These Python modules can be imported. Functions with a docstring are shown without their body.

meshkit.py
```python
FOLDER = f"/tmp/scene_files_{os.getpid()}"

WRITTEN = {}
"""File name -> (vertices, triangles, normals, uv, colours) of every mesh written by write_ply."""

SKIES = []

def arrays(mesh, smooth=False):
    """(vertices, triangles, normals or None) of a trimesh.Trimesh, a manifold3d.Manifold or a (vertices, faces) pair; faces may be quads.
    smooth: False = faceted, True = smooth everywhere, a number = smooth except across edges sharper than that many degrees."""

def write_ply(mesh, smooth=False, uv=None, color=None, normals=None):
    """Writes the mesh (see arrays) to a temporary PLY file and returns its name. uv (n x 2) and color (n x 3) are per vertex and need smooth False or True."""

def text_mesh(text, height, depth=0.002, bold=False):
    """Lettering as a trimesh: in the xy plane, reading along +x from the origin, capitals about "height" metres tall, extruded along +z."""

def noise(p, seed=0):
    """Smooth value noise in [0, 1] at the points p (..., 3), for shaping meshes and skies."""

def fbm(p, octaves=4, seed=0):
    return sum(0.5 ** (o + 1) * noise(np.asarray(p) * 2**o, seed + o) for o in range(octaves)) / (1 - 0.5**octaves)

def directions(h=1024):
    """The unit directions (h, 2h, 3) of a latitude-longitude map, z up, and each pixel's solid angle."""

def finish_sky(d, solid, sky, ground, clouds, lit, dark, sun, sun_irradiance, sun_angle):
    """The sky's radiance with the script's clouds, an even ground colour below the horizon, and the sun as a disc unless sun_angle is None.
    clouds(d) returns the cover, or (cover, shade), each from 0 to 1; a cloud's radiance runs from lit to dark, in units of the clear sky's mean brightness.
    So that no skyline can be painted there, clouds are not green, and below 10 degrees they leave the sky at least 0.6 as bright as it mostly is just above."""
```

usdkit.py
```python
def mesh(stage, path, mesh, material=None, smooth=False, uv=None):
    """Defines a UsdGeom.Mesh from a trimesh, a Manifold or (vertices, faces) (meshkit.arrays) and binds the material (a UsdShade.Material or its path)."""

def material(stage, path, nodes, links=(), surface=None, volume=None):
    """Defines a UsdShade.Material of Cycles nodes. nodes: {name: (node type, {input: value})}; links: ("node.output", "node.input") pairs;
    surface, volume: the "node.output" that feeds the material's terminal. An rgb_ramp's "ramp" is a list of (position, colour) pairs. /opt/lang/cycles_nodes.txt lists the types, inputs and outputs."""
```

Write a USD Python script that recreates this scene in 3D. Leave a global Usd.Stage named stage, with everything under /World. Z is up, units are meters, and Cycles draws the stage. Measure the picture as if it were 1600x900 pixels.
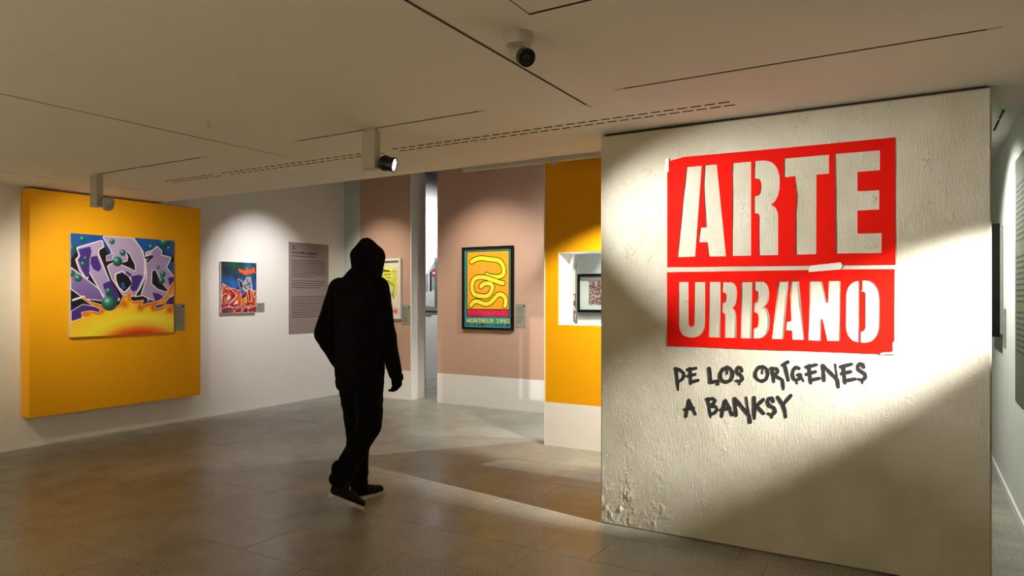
import math, random
import numpy as np, trimesh, shapely, shapely.affinity, manifold3d as m3
from shapely.geometry import Polygon, LineString, Point, box as sbox
from shapely.ops import unary_union
import usdkit, meshkit
from pxr import Usd, UsdGeom, UsdLux, UsdShade, Gf, Sdf, Vt

random.seed(7)
rng = np.random.default_rng(11)
stage = Usd.Stage.CreateInMemory()
UsdGeom.SetStageUpAxis(stage, 'Z'); UsdGeom.SetStageMetersPerUnit(stage, 1.0)
UsdGeom.Xform.Define(stage, '/World'); UsdGeom.Scope.Define(stage, '/World/Looks')

# ------------------------------------------------------------------ camera, exposure, lamps
FOC, YAW, HOR, EYE = 1071.0, math.radians(30.5), 462.5, 1.38     # pixels (1600 wide), heading left of +Y, horizon row, eye height
cam = UsdGeom.Camera.Define(stage, '/World/camera')
cam.CreateHorizontalApertureAttr(36.0); cam.CreateVerticalApertureAttr(20.25)
cam.CreateFocalLengthAttr(36.0 * FOC / 1600)
cam.CreateVerticalApertureOffsetAttr(36.0 * (HOR - 450) / 1600)
cam.CreateClippingRangeAttr(Gf.Vec2f(0.05, 100))
cam.CreateExposureAttr(0.0)
cx = UsdGeom.Xformable(cam); cx.AddTranslateOp().Set(Gf.Vec3d(0, 0, EYE))
cx.AddRotateXYZOp().Set(Gf.Vec3f(90, 0, math.degrees(YAW)))

WARM, AMBER, COOL, CLEAN = (1.0, 0.92, 0.76), (1.0, 0.90, 0.66), (0.95, 0.98, 1.0), (1.0, 0.995, 0.97)
# spotlight: head position, aim, half angle, softness, strength, colour
LAMPS = {
 'title_left': ((-2.665, 3.085, 2.155), (-0.55, 3.87, 1.66), 22, 1.0, 150, CLEAN),
 'title_right': ((1.775, 3.31, 2.25), (-0.16, 3.87, 1.18), 11, 1.0, 860, CLEAN),
 'orange': ((-5.63, 3.12, 2.13), (-6.81, 3.66, 1.55), 44, 1.0, 17, WARM),
 'cream': ((-5.9, 1.6, 2.18), (-6.96, 2.6, 1.30), 32, 1.0, 24, (1.0, 0.91, 0.62)),
 'poster_left': ((-5.45, 5.35, 2.95), (-6.96, 5.75, 1.34), 30, 1.0, 64, (1.0, 0.95, 0.93)),
 'litho': ((-6.2, 5.80, 2.95), (-6.2, 7.15, 1.30), 34, 1.0, 42, WARM),
 'framed_poster': ((-4.55, 5.75, 2.95), (-4.45, 7.15, 1.36), 38, 1.0, 48, WARM),
 'niche': ((-1.30, 4.50, 2.30), (-2.15, 5.63, 1.10), 33, 0.45, 135, WARM),
 'back': ((-2.6, 6.45, 2.5), (-2.9, 5.2, 0.6), 38, 0.6, 50, COOL),
 'backwall': ((-2.3, 6.20, 2.75), (-3.0, 7.15, 1.1), 60, 1.0, 90, COOL),
 'mural': ((-5.9, 9.2, 2.95), (-6.96, 9.2, 1.7), 72, 1.0, 62, COOL),
 'corridor': ((-0.2, 5.6, 2.40), (0.55, 5.5, 1.3), 60, 1.0, 55, (1.0, 1.0, 0.95)),
 'rear_left': ((-4.2, 0.0, 2.2), (-4.4, -1.6, 0.0), 52, 1.0, 440, AMBER),  # added fill lamp behind the viewer, bounced off the floor
 'rear_right': ((-0.8, -0.6, 2.2), (-0.6, -1.9, 0.0), 52, 1.0, 290, AMBER),  # second added fill lamp, lifts the ceiling and the plaster wall
}

# ------------------------------------------------------------------ helpers
F_ = np.array([-math.sin(YAW), math.cos(YAW), 0]); R_ = np.array([math.cos(YAW), math.sin(YAW), 0]); C_ = np.array([0, 0, EYE])
def at(px, py, axis, v):
    """the real point on the plane axis = v that the photograph shows at a pixel"""
    r = F_ + (px - 800) / FOC * R_ + np.array([0, 0, (HOR - py) / FOC]); i = 'xyz'.index(axis)
    return C_ + (v - C_[i]) / r[i] * r
def lf(lat, fw, z):
    """a point given as metres to the camera's right, metres ahead and height"""
    return lat * R_ + fw * F_ + np.array([0, 0, z])

used = {}
def numbered(parent, name):
    k = (parent, name); n = used.get(k, 0); used[k] = n + 1
    return f'{parent}/{name}' + (f'_{n:03d}' if n else '')
def setdata(p, **kw):
    for k, v in kw.items():
        if v: p.SetCustomDataByKey(k, v)
def obj(name, mesh, mat, parent=None, smooth=False, label=None, cat=None, kind=None, group=None, colors=None):
    path = numbered(str(parent.GetPath()) if parent else '/World', name)
    m = usdkit.mesh(stage, path, mesh, mat, smooth=smooth)
    if colors is not None:
        pv = UsdGeom.PrimvarsAPI(m).CreatePrimvar('tint', Sdf.ValueTypeNames.Color3fArray, 'vertex')
        pv.Set(Vt.Vec3fArray.FromNumpy(np.asarray(colors, np.float32)))
    p = m.GetPrim(); setdata(p, label=label, category=cat, kind=kind, group=group)
    return p
def thing(name, label, cat=None, loc=(0, 0, 0), rotz=0, group=None, kind=None, parent=None):
    x = UsdGeom.Xform.Define(stage, numbered(str(parent.GetPath()) if parent else '/World', name))
    x.AddTranslateOp().Set(Gf.Vec3d(*map(float, loc))); x.AddRotateZOp().Set(float(rotz))
    p = x.GetPrim(); setdata(p, label=label, category=cat, kind=kind, group=group)
    return p
cat_ = trimesh.util.concatenate
def bx(x0, x1, y0, y1, z0, z1):
    m = trimesh.creation.box([x1 - x0, y1 - y0, z1 - z0]); m.apply_translation([(x0 + x1) / 2, (y0 + y1) / 2, (z0 + z1) / 2]); return m
def rbx(x0, x1, y0, y1, z0, z1, r=.004):
    """a box with chamfered edges"""
    pts = []
    for x in (x0, x1):
        for y in (y0, y1):
            for z in (z0, z1):
                sx, sy, sz = (1 if x == x0 else -1), (1 if y == y0 else -1), (1 if z == z0 else -1)
                pts += [(x + sx * r, y + sy * r, z), (x + sx * r, y, z + sz * r), (x, y + sy * r, z + sz * r)]
    return trimesh.convex.convex_hull(np.array(pts))
def ext(shape, depth):
    return cat_([trimesh.creation.extrude_polygon(g, depth, engine='earcut') for g in getattr(shape, 'geoms', [shape]) if g.area > 1e-9])
def upright(m, y=0.0):
    """xy lettering/outline -> standing in xz, growing towards -y from y"""
    v = m.vertices.copy(); return trimesh.Trimesh(np.c_[v[:, 0], y - v[:, 2], v[:, 1]], m.faces, process=False)
def tube_between(a, b, r, sections=16, r2=None):
    a, b = np.array(a, float), np.array(b, float); L = np.linalg.norm(b - a)
    r2 = r if r2 is None else r2
    m = trimesh.creation.revolve([(0, 0), (r, 0), (r2, L), (0, L)], sections=sections)
    m.apply_transform(trimesh.geometry.align_vectors([0, 0, 1], (b - a) / L)); m.apply_translation(a); return m
def lathe_to(prof, a, direction, sections=32):
    m = trimesh.creation.revolve(prof, sections=sections)
    m.apply_transform(trimesh.geometry.align_vectors([0, 0, 1], np.array(direction, float) / np.linalg.norm(direction))); m.apply_translation(a); return m
def srgb(c):
    c = np.asarray(c, float) / 255; return np.where(c <= .04045, c / 12.92, ((c + .055) / 1.055) ** 2.4)

# ------------------------------------------------------------------ materials
def mat(name, color, rough=.6, spec=.4, noise=None, amount=.08, bump=None, **kw):
    nodes = {'p': ('principled_bsdf', {'base_color': color, 'roughness': rough, 'specular_ior_level': spec, **kw})}
    links = []
    if noise or bump: nodes['g'] = ('geometry', {})
    if noise:
        c = np.array(color)
        nodes['n'] = ('noise_texture', {'scale': noise, 'detail': 4}); links.append(('g.position', 'n.vector'))
        nodes['r'] = ('rgb_ramp', {'ramp': [(.3, tuple(c * (1 - amount))), (.7, tuple(np.minimum(c * (1 + amount), 1)))]})
        links += [('n.fac', 'r.fac'), ('r.color', 'p.base_color')]
    if bump:
        nodes['bn'] = ('noise_texture', {'scale': bump[0], 'detail': 3}); nodes['b'] = ('bump', {'strength': bump[1], 'distance': bump[2]})
        links += [('g.position', 'bn.vector'), ('bn.fac', 'b.height'), ('b.normal', 'p.normal')]
    return usdkit.material(stage, '/World/Looks/' + name, nodes, links, surface='p.BSDF')
M = {}
M['white_wall'] = mat('white_wall', (.78, .76, .73), .75, .25, 3, .015, (180, .12, .004))
M['ceiling'] = mat('ceiling_paint', (.74, .70, .61), .8, .2, 2, .02, (160, .12, .004))
M['orange'] = mat('orange_paint', srgb((244, 172, 0)), .62, .25, 2.5, .02, (200, .1, .003))
M['amber'] = mat('amber_paint', srgb((228, 160, 0)), .65, .2, 2.5, .02, (200, .1, .003))
M['pink'] = mat('pink_paint', srgb((190, 155, 135)), .75, .25, 2.5, .02, (200, .1, .003))
M['teal_wall'] = mat('blue_grey_paint', srgb((190, 199, 195)), .75, .25)
M['green_white'] = mat('greenish_white_paint', srgb((214, 217, 206)), .75, .25, 3, .015)
M['dark_gap'] = mat('dark_gap', (.045, .032, .020), .9, .1)  # dark colour for slots and gaps, standing in for the shade inside
M['dark_ceiling'] = mat('dark_technical_ceiling', (.09, .085, .08), .9, .1)  # ceiling out of view, coloured dark to keep the upper walls dim
M['grey_plate'] = mat('grey_plate', srgb((140, 138, 124)), .55, .4)
M['grey_print'] = mat('grey_print', srgb((78, 76, 70)), .6, .3)
M['panel_grey'] = mat('panel_grey', srgb((140, 128, 126)), .6, .35)
M['panel_ink'] = mat('panel_ink', srgb((78, 68, 68)), .6, .3)
M['ink'] = mat('heading_ink', srgb((40, 34, 34)), .6, .3)
M['green_panel'] = mat('green_grey_panel', srgb((92, 98, 80)), .6, .35)
M['green_ink'] = mat('green_panel_ink', srgb((70, 76, 60)), .6, .3)
M['black_frame'] = mat('black_frame', (.006, .0055, .005), .8, .12)
M['white_frame'] = mat('white_frame', (.75, .73, .70), .5, .4)
M['canvas'] = mat('canvas_edge', (.70, .64, .58), .8, .2)
M['lamp_white'] = mat('lamp_white', (.46, .43, .36), .5, .35)
M['lamp_grey'] = mat('lamp_grey', (.40, .38, .32), .5, .4)
M['lamp_black'] = mat('lamp_black', (.012, .011, .011), .4, .5)
M['lens_black'] = mat('lens_black', (.006, .006, .008), .12, .6)
M['red'] = mat('red_vinyl', (.70, .008, .003), .7, .06, 6, .03)
M['tape'] = mat('masking_tape', (.80, .77, .68), .7, .3)
M['spray'] = mat('black_spray_paint', (.016, .015, .015), .6, .35)
M['cloth'] = mat('black_cloth', (.0055, .005, .005), .95, .08, bump=(260, .25, .004))
M['trouser'] = mat('black_trouser_cloth', (.0045, .0042, .0045), .95, .08, bump=(320, .2, .003))
M['skin'] = mat('skin', (.46, .28, .2), .55, .4)
M['shoe'] = mat('black_shoe', (.007, .0065, .006), .8, .15)
M['shoe_sole'] = mat('white_shoe_sole', (.48, .44, .38), .65, .3)
M['lace'] = mat('shoe_lace', (.05, .05, .05), .8, .2)
M['bed'] = mat('floor_bed', (.06, .05, .04), .9, .1)
M['print'] = usdkit.material(stage, '/World/Looks/painted_print', {'a': ('attribute', {'attribute': 'tint'}), 'p': ('principled_bsdf', {'roughness': .5, 'specular_ior_level': .35})},
                             [('a.color', 'p.base_color')], surface='p.BSDF')
M['lens'] = usdkit.material(stage, '/World/Looks/lit_lens', {'e': ('emission', {'color': (1, .95, .85), 'strength': 4.0})}, [], surface='e.emission')
M['glass'] = usdkit.material(stage, '/World/Looks/picture_glass', {'t': ('transparent_bsdf', {'color': (.98, .985, .98)}), 'g': ('glossy_bsdf', {'roughness': .02, 'color': (1, 1, 1)}), 'm': ('mix_closure', {'fac': .045})},
                             [('t.BSDF', 'm.closure1'), ('g.BSDF', 'm.closure2')], surface='m.closure')
# terrazzo floor: fine speckle, slab to slab tone, polished
M['floor'] = usdkit.material(stage, '/World/Looks/terrazzo', {
    'g': ('geometry', {}), 'o': ('object_info', {}),
    'n1': ('noise_texture', {'scale': 110, 'detail': 4, 'roughness': .75}), 'n2': ('noise_texture', {'scale': 2.2, 'detail': 4}), 'v': ('voronoi_texture', {'scale': 120}),
    'r1': ('rgb_ramp', {'ramp': [(.36, (.11, .100, .079)), (.5, (.285, .264, .213)), (.64, (.49, .465, .388))]}),
    'r2': ('rgb_ramp', {'ramp': [(.3, (.80, .80, .80)), (.7, (1.08, 1.08, 1.08))]}),
    'ro': ('map_range', {'from_min': 0, 'from_max': 1, 'to_min': .95, 'to_max': 1.04}),
    'm1': ('mix', {'mix_type': 'multiply', 'fac': 1.0}), 'm2': ('vector_math', {'math_type': 'scale'}),
    'rr': ('map_range', {'from_min': .3, 'from_max': .7, 'to_min': .24, 'to_max': .36}),
    'bn': ('noise_texture', {'scale': 9, 'detail': 2}), 'b': ('bump', {'strength': .10, 'distance': .01}),
    'p': ('principled_bsdf', {'specular_ior_level': .55})},
    [('g.position', 'n1.vector'), ('g.position', 'n2.vector'), ('n1.fac', 'r1.fac'), ('n2.fac', 'r2.fac'), ('r1.color', 'm1.color1'), ('r2.color', 'm1.color2'),
     ('o.random', 'ro.value'), ('m1.color', 'm2.vector1'), ('ro.result', 'm2.scale'), ('m2.vector', 'p.base_color'), ('n2.fac', 'rr.value'), ('rr.result', 'p.roughness'),
     ('g.position', 'bn.vector'), ('bn.fac', 'b.height'), ('b.normal', 'p.normal')], surface='p.BSDF')
# trowelled plaster
M['plaster'] = usdkit.material(stage, '/World/Looks/trowelled_plaster', {
    'g': ('geometry', {}), 'mp': ('mapping', {'scale': (1, 1, .28)}),
    'n1': ('noise_texture', {'scale': 4, 'detail': 5}), 'n2': ('noise_texture', {'scale': 110, 'detail': 4, 'roughness': .7}), 'n3': ('noise_texture', {'scale': 7, 'detail': 8, 'roughness': .72}),
    'r': ('rgb_ramp', {'ramp': [(.3, (.50, .455, .345)), (.7, (.60, .565, .46))]}),
    'h': ('math', {'math_type': 'multiply_add', 'value2': .45}), 'i': ('rgb_ramp', {'ramp': [(.0, (0, 0, 0)), (.60, (.04, .04, .04)), (.645, (.40, .40, .40)), (1, (.45, .45, .45))]}),
    'b': ('bump', {'strength': .7, 'distance': .005}), 'p': ('principled_bsdf', {'roughness': .72, 'specular_ior_level': .3})},
    [('g.position', 'n1.vector'), ('g.position', 'mp.vector'), ('mp.vector', 'n2.vector'), ('g.position', 'n3.vector'), ('n1.fac', 'r.fac'), ('r.color', 'p.base_color'),
     ('n2.fac', 'h.value1'), ('n3.fac', 'i.fac'), ('i.color', 'h.value3'), ('h.value', 'b.height'), ('b.normal', 'p.normal')], surface='p.BSDF')

# ------------------------------------------------------------------ the setting
XL, YB, YM, YF, XR = -6.96, 7.15, 5.63, 3.872, 0.55
CZ, EDGE, HI = 2.365, 4.35, 3.4
DEEP, REAR, XE = 11.0, -3.0, 3.0
struct = dict(kind='structure')
# floor: slab parts on a bed
fl = thing('floor', 'polished grey brown terrazzo floor of long rectangular slabs', 'floor', kind='structure')
TX0, TX1, TY0, TY1 = XL, XR, 0.44, YB
bed = bx(XL, XE, REAR, DEEP, -.10, -.012)
obj('slab_bed', bed, M['bed'], fl)
rest = [bx(XL, XE, REAR, TY0 - .001, -.012, 0), bx(XL, XE, TY1 + .001, DEEP, -.012, 0), bx(TX1 + .001, XE, TY0, TY1, -.012, 0)]
obj('far_floor', cat_(rest), M['floor'], fl)
PW, PH, GAP = .81, .406, .0008
y = TY0; k = 0
while y < TY1 - .01:
    y2 = min(y + PH, TY1)
    x = TX0 - rng.uniform(0, PW)
    while x < TX1:
        a, b = max(x, TX0), min(x + PW, TX1)
        if b - a > .03 and y2 - y > .03:
            dz = rng.uniform(-.0004, .0003)
            obj('floor_slab', rbx(a + GAP, b - GAP, y + GAP, y2 - GAP, -.012, dz, .0012), M['floor'], fl)
        x += PW
    y += PH

# ceiling with real slots
tracks = [(-5.74, -4.33, 3.075, 'x'), (-3.43, -1.96, 3.062, 'x'), (-1.245, 0.275, 3.075, 'x'), (-3.84, None, None, 'y', -1.0, 3.37), (-1.462, None, None, 'y', 0.2, 3.29), (-6.23, None, None, 'y', 1.2, 3.78)]
TW = .009
track_rect = [sbox(t[0], t[2] - TW, t[1], t[2] + TW) if t[3] == 'x' else sbox(t[0] - TW, t[4], t[0] + TW, t[5]) for t in tracks]
hatch = at(828, 24, 'z', CZ); hatch_rect = sbox(hatch[0], hatch[1] - .6, hatch[0] + .6, hatch[1])
DY = 3.59
diff = [(-5.575, -4.86), (-4.83, -3.09), (-3.06, -0.795)]
diff_rect = [sbox(a, DY - .060, b, DY + .060) for a, b in diff]
low = sbox(XL, REAR, XE, EDGE).difference(unary_union(track_rect + diff_rect + [hatch_rect]))
c = ext(low, .10); c.apply_translation([0, 0, CZ])
cl = thing('ceiling', 'low plastered off white gallery ceiling with light slots', 'ceiling', kind='structure')
obj('ceiling_board', c, M['ceiling'], cl)
obj('ceiling_void', bx(XL, XE, REAR, EDGE - .02, CZ + .10, CZ + .14), M['dark_gap'], cl)
obj('soffit_face', bx(XL, XE, EDGE - .02, EDGE, CZ + .10, HI), M['ceiling'], cl)
obj('high_ceiling', bx(XL, XE, EDGE, DEEP, HI, HI + .1), M['dark_ceiling'], cl)
obj('corridor_ceiling', bx(-1.0, XR, EDGE + .0, 8.5, 2.48, HI), M['green_white'], cl)
# outer walls
def wallbox(name, m, material, label):
    return obj(name, m, material, label=label, cat='wall', kind='structure')
wallbox('wall_left', bx(XL - .15, XL, REAR, DEEP, 0, HI), M['white_wall'], 'long off white wall on the left behind the orange panel')
obj('baseboard_left', bx(XL, XL + .008, REAR, 7.14, 0, .018), M['white_frame'], label='thin white sealing strip along the foot of the left wall', cat='baseboard', kind='structure')
wallbox('wall_rear', bx(XL, XE, REAR - .15, REAR, 0, CZ), M['white_wall'], 'white wall behind the viewer')
wallbox('wall_east', bx(XE, XE + .15, REAR, EDGE, 0, CZ), M['white_wall'], 'white side wall out of view on the right')
wallbox('wall_deep', bx(XL, XE, DEEP, DEEP + .15, 0, HI), M['teal_wall'], 'pale far wall of the rearmost room')
wr = thing('wall_right', 'pale greenish white corridor wall at the right edge', 'wall', kind='structure')
obj('wall_body', bx(XR, XE, EDGE, 8.5, 0, HI), M['green_white'], wr)
obj('baseboard_right', bx(XR - .012, XR, EDGE, 8.5, 0, .05), M['white_frame'], label='white baseboard at the foot of the corridor wall', cat='baseboard', kind='structure')
wallbox('wall_corridor', bx(-1.0, XR, 8.5, 8.6, 0, HI), M['green_white'], 'pale end wall of the corridor behind the plaster partition')
# back walls at YB: pilaster, pink with white plinth band, doorway, pink
BAND = .385
def banded(name, x0, x1, material, label, y0=YB, th=.30, z=HI, trim=None):
    w = thing(name, label, 'wall', kind='structure')
    obj('painted_field', bx(x0, x1, y0, y0 + th, BAND, z), material, w)
    obj('plinth_band', bx(x0, x1, y0 - .001, y0 + th, 0, BAND), M['white_wall'], w, label='white unpainted band along the foot of the wall')
    return w
wallbox('wall_pilaster', bx(XL, -6.662, YB - .004, YB + .30, 0, HI), M['teal_wall'], 'narrow pale blue grey pilaster between white wall and pink wall')
wbl = banded('wall_back_left', -6.662, -5.772, M['pink'], 'narrow dusty pink wall behind the walking person')
obj('end_face', bx(-5.772, -5.757, YB - .002, YB + .302, 0, HI), M['white_wall'], wbl, label='pale grey end face of the wall at the doorway')
wb = banded('wall_back', -5.333, -3.62, M['pink'], 'dusty pink wall carrying the black framed poster')
wallbox('wall_back_right', bx(-3.62, -0.9, YB, YB + .3, 0, HI), M['teal_wall'], 'blue grey wall seen through the niche opening')
wallbox('wall_back_lintel', bx(-5.757, -5.333, YB, YB + .3, 3.15, HI), M['white_wall'], 'white lintel over the narrow doorway')
wallbox('wall_store', bx(-1.0, -0.9, EDGE, YB, 0, HI), M['white_wall'], 'white cross wall hidden behind the plaster partition')
# yellow wall with niche opening
NX0, NX1, NZ0, NZ1, YT = -2.826, -1.75, 1.115, 1.781, .32
wm = thing('wall_middle', 'orange yellow wall with a square see-through niche', 'wall', kind='structure')
MX0, MX1 = -2.958, -1.0
front = sbox(MX0, BAND + .015, MX1, HI).difference(sbox(NX0, NZ0, NX1, NZ1))
obj('painted_field', upright(ext(front, .012), YM + .012), M['amber'], wm)
core = sbox(MX0, 0, MX1, HI).difference(sbox(NX0, NZ0, NX1, NZ1))
obj('wall_core', upright(ext(core, YT - .012), YM + YT), M['white_wall'], wm)
obj('plinth_band', bx(MX0, MX1, YM - .001, YM + .012, 0, BAND + .015), M['white_wall'], wm, label='white band along the foot of the orange wall')
obj('corner_trim', bx(MX0 - .012, MX0, YM - .004, YM + .03, 0, HI), M['white_frame'], wm, label='thin white corner strip')
# plaster partition
PX0, PX1, PZ = -1.655, 0.305, CZ - .014
nx_, nz_ = 420, 500
gx, gz = np.meshgrid(np.linspace(PX0, PX1, nx_), np.linspace(0, PZ, nz_), indexing='ij')
P3 = np.stack([gx, np.zeros_like(gx), gz], -1)
und = (meshkit.fbm(P3 * [3, 1, 2.2], 4, 3) - .5) * .005
chips = np.clip(meshkit.fbm(P3 * [34, 1, 20], 4, 5) - .55, 0, 1) * .034
ridg = np.abs(meshkit.fbm(P3 * [40, 1, 22], 4, 9) - .5)
rough_zone = np.clip(1.05 - (gx - PX0) / .70 - gz / .42, 0, 1) + .7 * np.clip(1 - np.abs(gx - (PX0 + .36)) / .10, 0, 1) * np.clip(1 - gz / .9, 0, 1) + .8 * np.clip(1 - np.abs(gx - (PX0 + .17)) / .07, 0, 1) * np.clip(1 - gz / 1.0, 0, 1)
right_zone = np.clip(1 - np.abs(gx - .12) / .22, 0, 1) * np.clip(1 - np.abs(gz - 1.62) / .55, 0, 1)
scat = np.clip(meshkit.fbm(P3 * [2.2, 1, 2.0], 3, 21) - .52, 0, 1) * 3
disp = und + chips * (.06 + .5 * np.clip(rough_zone, 0, 1) + .94 * right_zone) * np.clip(scat + rough_zone, 0, 1) - np.clip(.05 - ridg, 0, 1) * .05 * np.clip(rough_zone, 0, 1)
mask = np.clip(np.minimum.reduce([gx - (PX0 + .22), (PX1 - .30) - gx, gz - .72, 2.22 - gz]) / .08, 0, 1)      # under the sign and the lettering it is flatter
disp = np.clip(disp, -.008, .009) * (1 - mask) + np.clip(disp, -.0012, .0006) * mask
fy = YF - disp
edge = np.zeros_like(gx, bool); edge[[0, -1], :] = True; edge[:, [0, -1]] = True
fy[edge] = YF + .012
vs = np.stack([gx, fy, gz], -1).reshape(-1, 3)
ii = np.arange(nx_ * nz_).reshape(nx_, nz_)
q = np.stack([ii[:-1, :-1], ii[1:, :-1], ii[1:, 1:], ii[:-1, 1:]], -1).reshape(-1, 4)
wf = thing('wall_front', 'rough cream plaster partition wall carrying the red title sign', 'wall', kind='structure')
obj('plaster_face', (vs, q), M['plaster'], wf, smooth=True)
obj('wall_body', bx(PX0, PX1, YF + .010, YF + .26, 0, PZ), M['plaster'], wf)
obj('shadow_gap', bx(PX0 + .02, PX1 - .02, YF + .02, YF + .24, PZ, CZ), M['dark_gap'], wf, label='dark strip standing for the shade between wall top and ceiling')  # recessed block coloured dark for the shade in the gap

# ------------------------------------------------------------------ printed surfaces (colour only, on a grid)
class Print:
    def __init__(self, w, h, nx, ny, base=(255, 255, 255)):
        self.w, self.h, self.nx, self.ny = w, h, nx, ny
        s = 2; self.s = s
        u = (np.arange(nx * s) + .5) / (nx * s); v = (np.arange(ny * s) + .5) / (ny * s)
        self.U, self.V = np.meshgrid(u, v)
        self.img = np.ones((ny * s, nx * s, 3)) * np.array(base, float)
        self.map = lambda p: np.asarray(p, float)
    def quad(self, tl, tr, br, bl):
        """coordinates given later are read in the quadrilateral tl tr br bl"""
        src = np.array([tl, tr, br, bl], float); dst = np.array([(0, 0), (1, 0), (1, 1), (0, 1)], float)
        A = []; B = []
        for (x, y), (X, Y) in zip(src, dst):
            A += [[x, y, 1, 0, 0, 0, -X * x, -X * y], [0, 0, 0, x, y, 1, -Y * x, -Y * y]]; B += [X, Y]
        hm = np.append(np.linalg.solve(np.array(A), np.array(B)), 1).reshape(3, 3)
        def f(p):
            p = np.asarray(p, float); q = np.c_[p, np.ones(len(p))] @ hm.T; return q[:, :2] / q[:, 2:]
        self.map = f
    def mask(self, g):
        m = np.zeros(self.U.shape, bool)
        if g.is_empty: return m
        a, b, c_, d = g.bounds; shapely.prepare(g)
        i0, i1 = np.searchsorted(self.V[:, 0], [b, d]); j0, j1 = np.searchsorted(self.U[0], [a, c_])
        if i1 > i0 and j1 > j0: m[i0:i1, j0:j1] = shapely.contains_xy(g, self.U[i0:i1, j0:j1], self.V[i0:i1, j0:j1])
        return m
    def fill(self, g, col, soft=None):
        m = self.mask(g)
        if callable(col): self.img[m] = col(self.U[m], self.V[m])
        else: self.img[m] = col
    def poly(self, pts, col, outline=None, smooth=0):
        p = self.map(pts)
        g = Polygon(p).buffer(0)
        if smooth: g = g.buffer(smooth).buffer(-2 * smooth).buffer(smooth)
        if outline: self.fill(g.buffer(outline[0]), outline[1])
        self.fill(g, col); return g
    def line(self, pts, w, col, aspect=1.0):
        g = LineString(self.map(pts)).buffer(w / 2); self.fill(g, col); return g
    def glow(self, c, r, col, a=1.0, power=2, ry=None):
        (x, y), = self.map([c]); ry = ry or r * self.w / self.h
        d = ((self.U - x) / r) ** 2 + ((self.V - y) / ry) ** 2
        k = (a * np.exp(-d * power))[..., None]; self.img = self.img * (1 - k) + np.array(col, float) * k
    def ball(self, c, r, col):
        (x, y), = self.map([c]); ry = r * self.w / self.h
        d = ((self.U - x) / r) ** 2 + ((self.V - y) / ry) ** 2; m = d < 1
        dl = np.sqrt(((self.U - x + .3 * r) / r) ** 2 + ((self.V - y + .35 * ry) / ry) ** 2)
        t = np.clip(dl, 0, 1)[..., None]; cc = np.array(col, float)
        full = np.where(t < .45, np.array([205, 232, 222.]) * (1 - t / .45) + cc * (t / .45), cc * (1 - (t - .45) * .75))
        self.img[m] = full[m]
    def build(self, parent, y, name='printed_face', x0=0.0, z0=0.0, label=None):
        s = self.s; im = self.img.reshape(self.ny, s, self.nx, s, 3).mean((1, 3))
        lin = srgb(np.clip(im, 0, 255))
        X, Z = np.meshgrid(x0 + np.linspace(0, self.w, self.nx), z0 + self.h - np.linspace(0, self.h, self.ny))
        v = np.stack([X, np.full_like(X, y), Z], -1).reshape(-1, 3)
        i = np.arange(self.nx * self.ny).reshape(self.ny, self.nx)
        q_ = np.stack([i[1:, :-1], i[1:, 1:], i[:-1, 1:], i[:-1, :-1]], -1).reshape(-1, 4)
        return obj(name, (v, q_), M['print'], parent, colors=lin.reshape(-1, 3), label=label)

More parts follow.
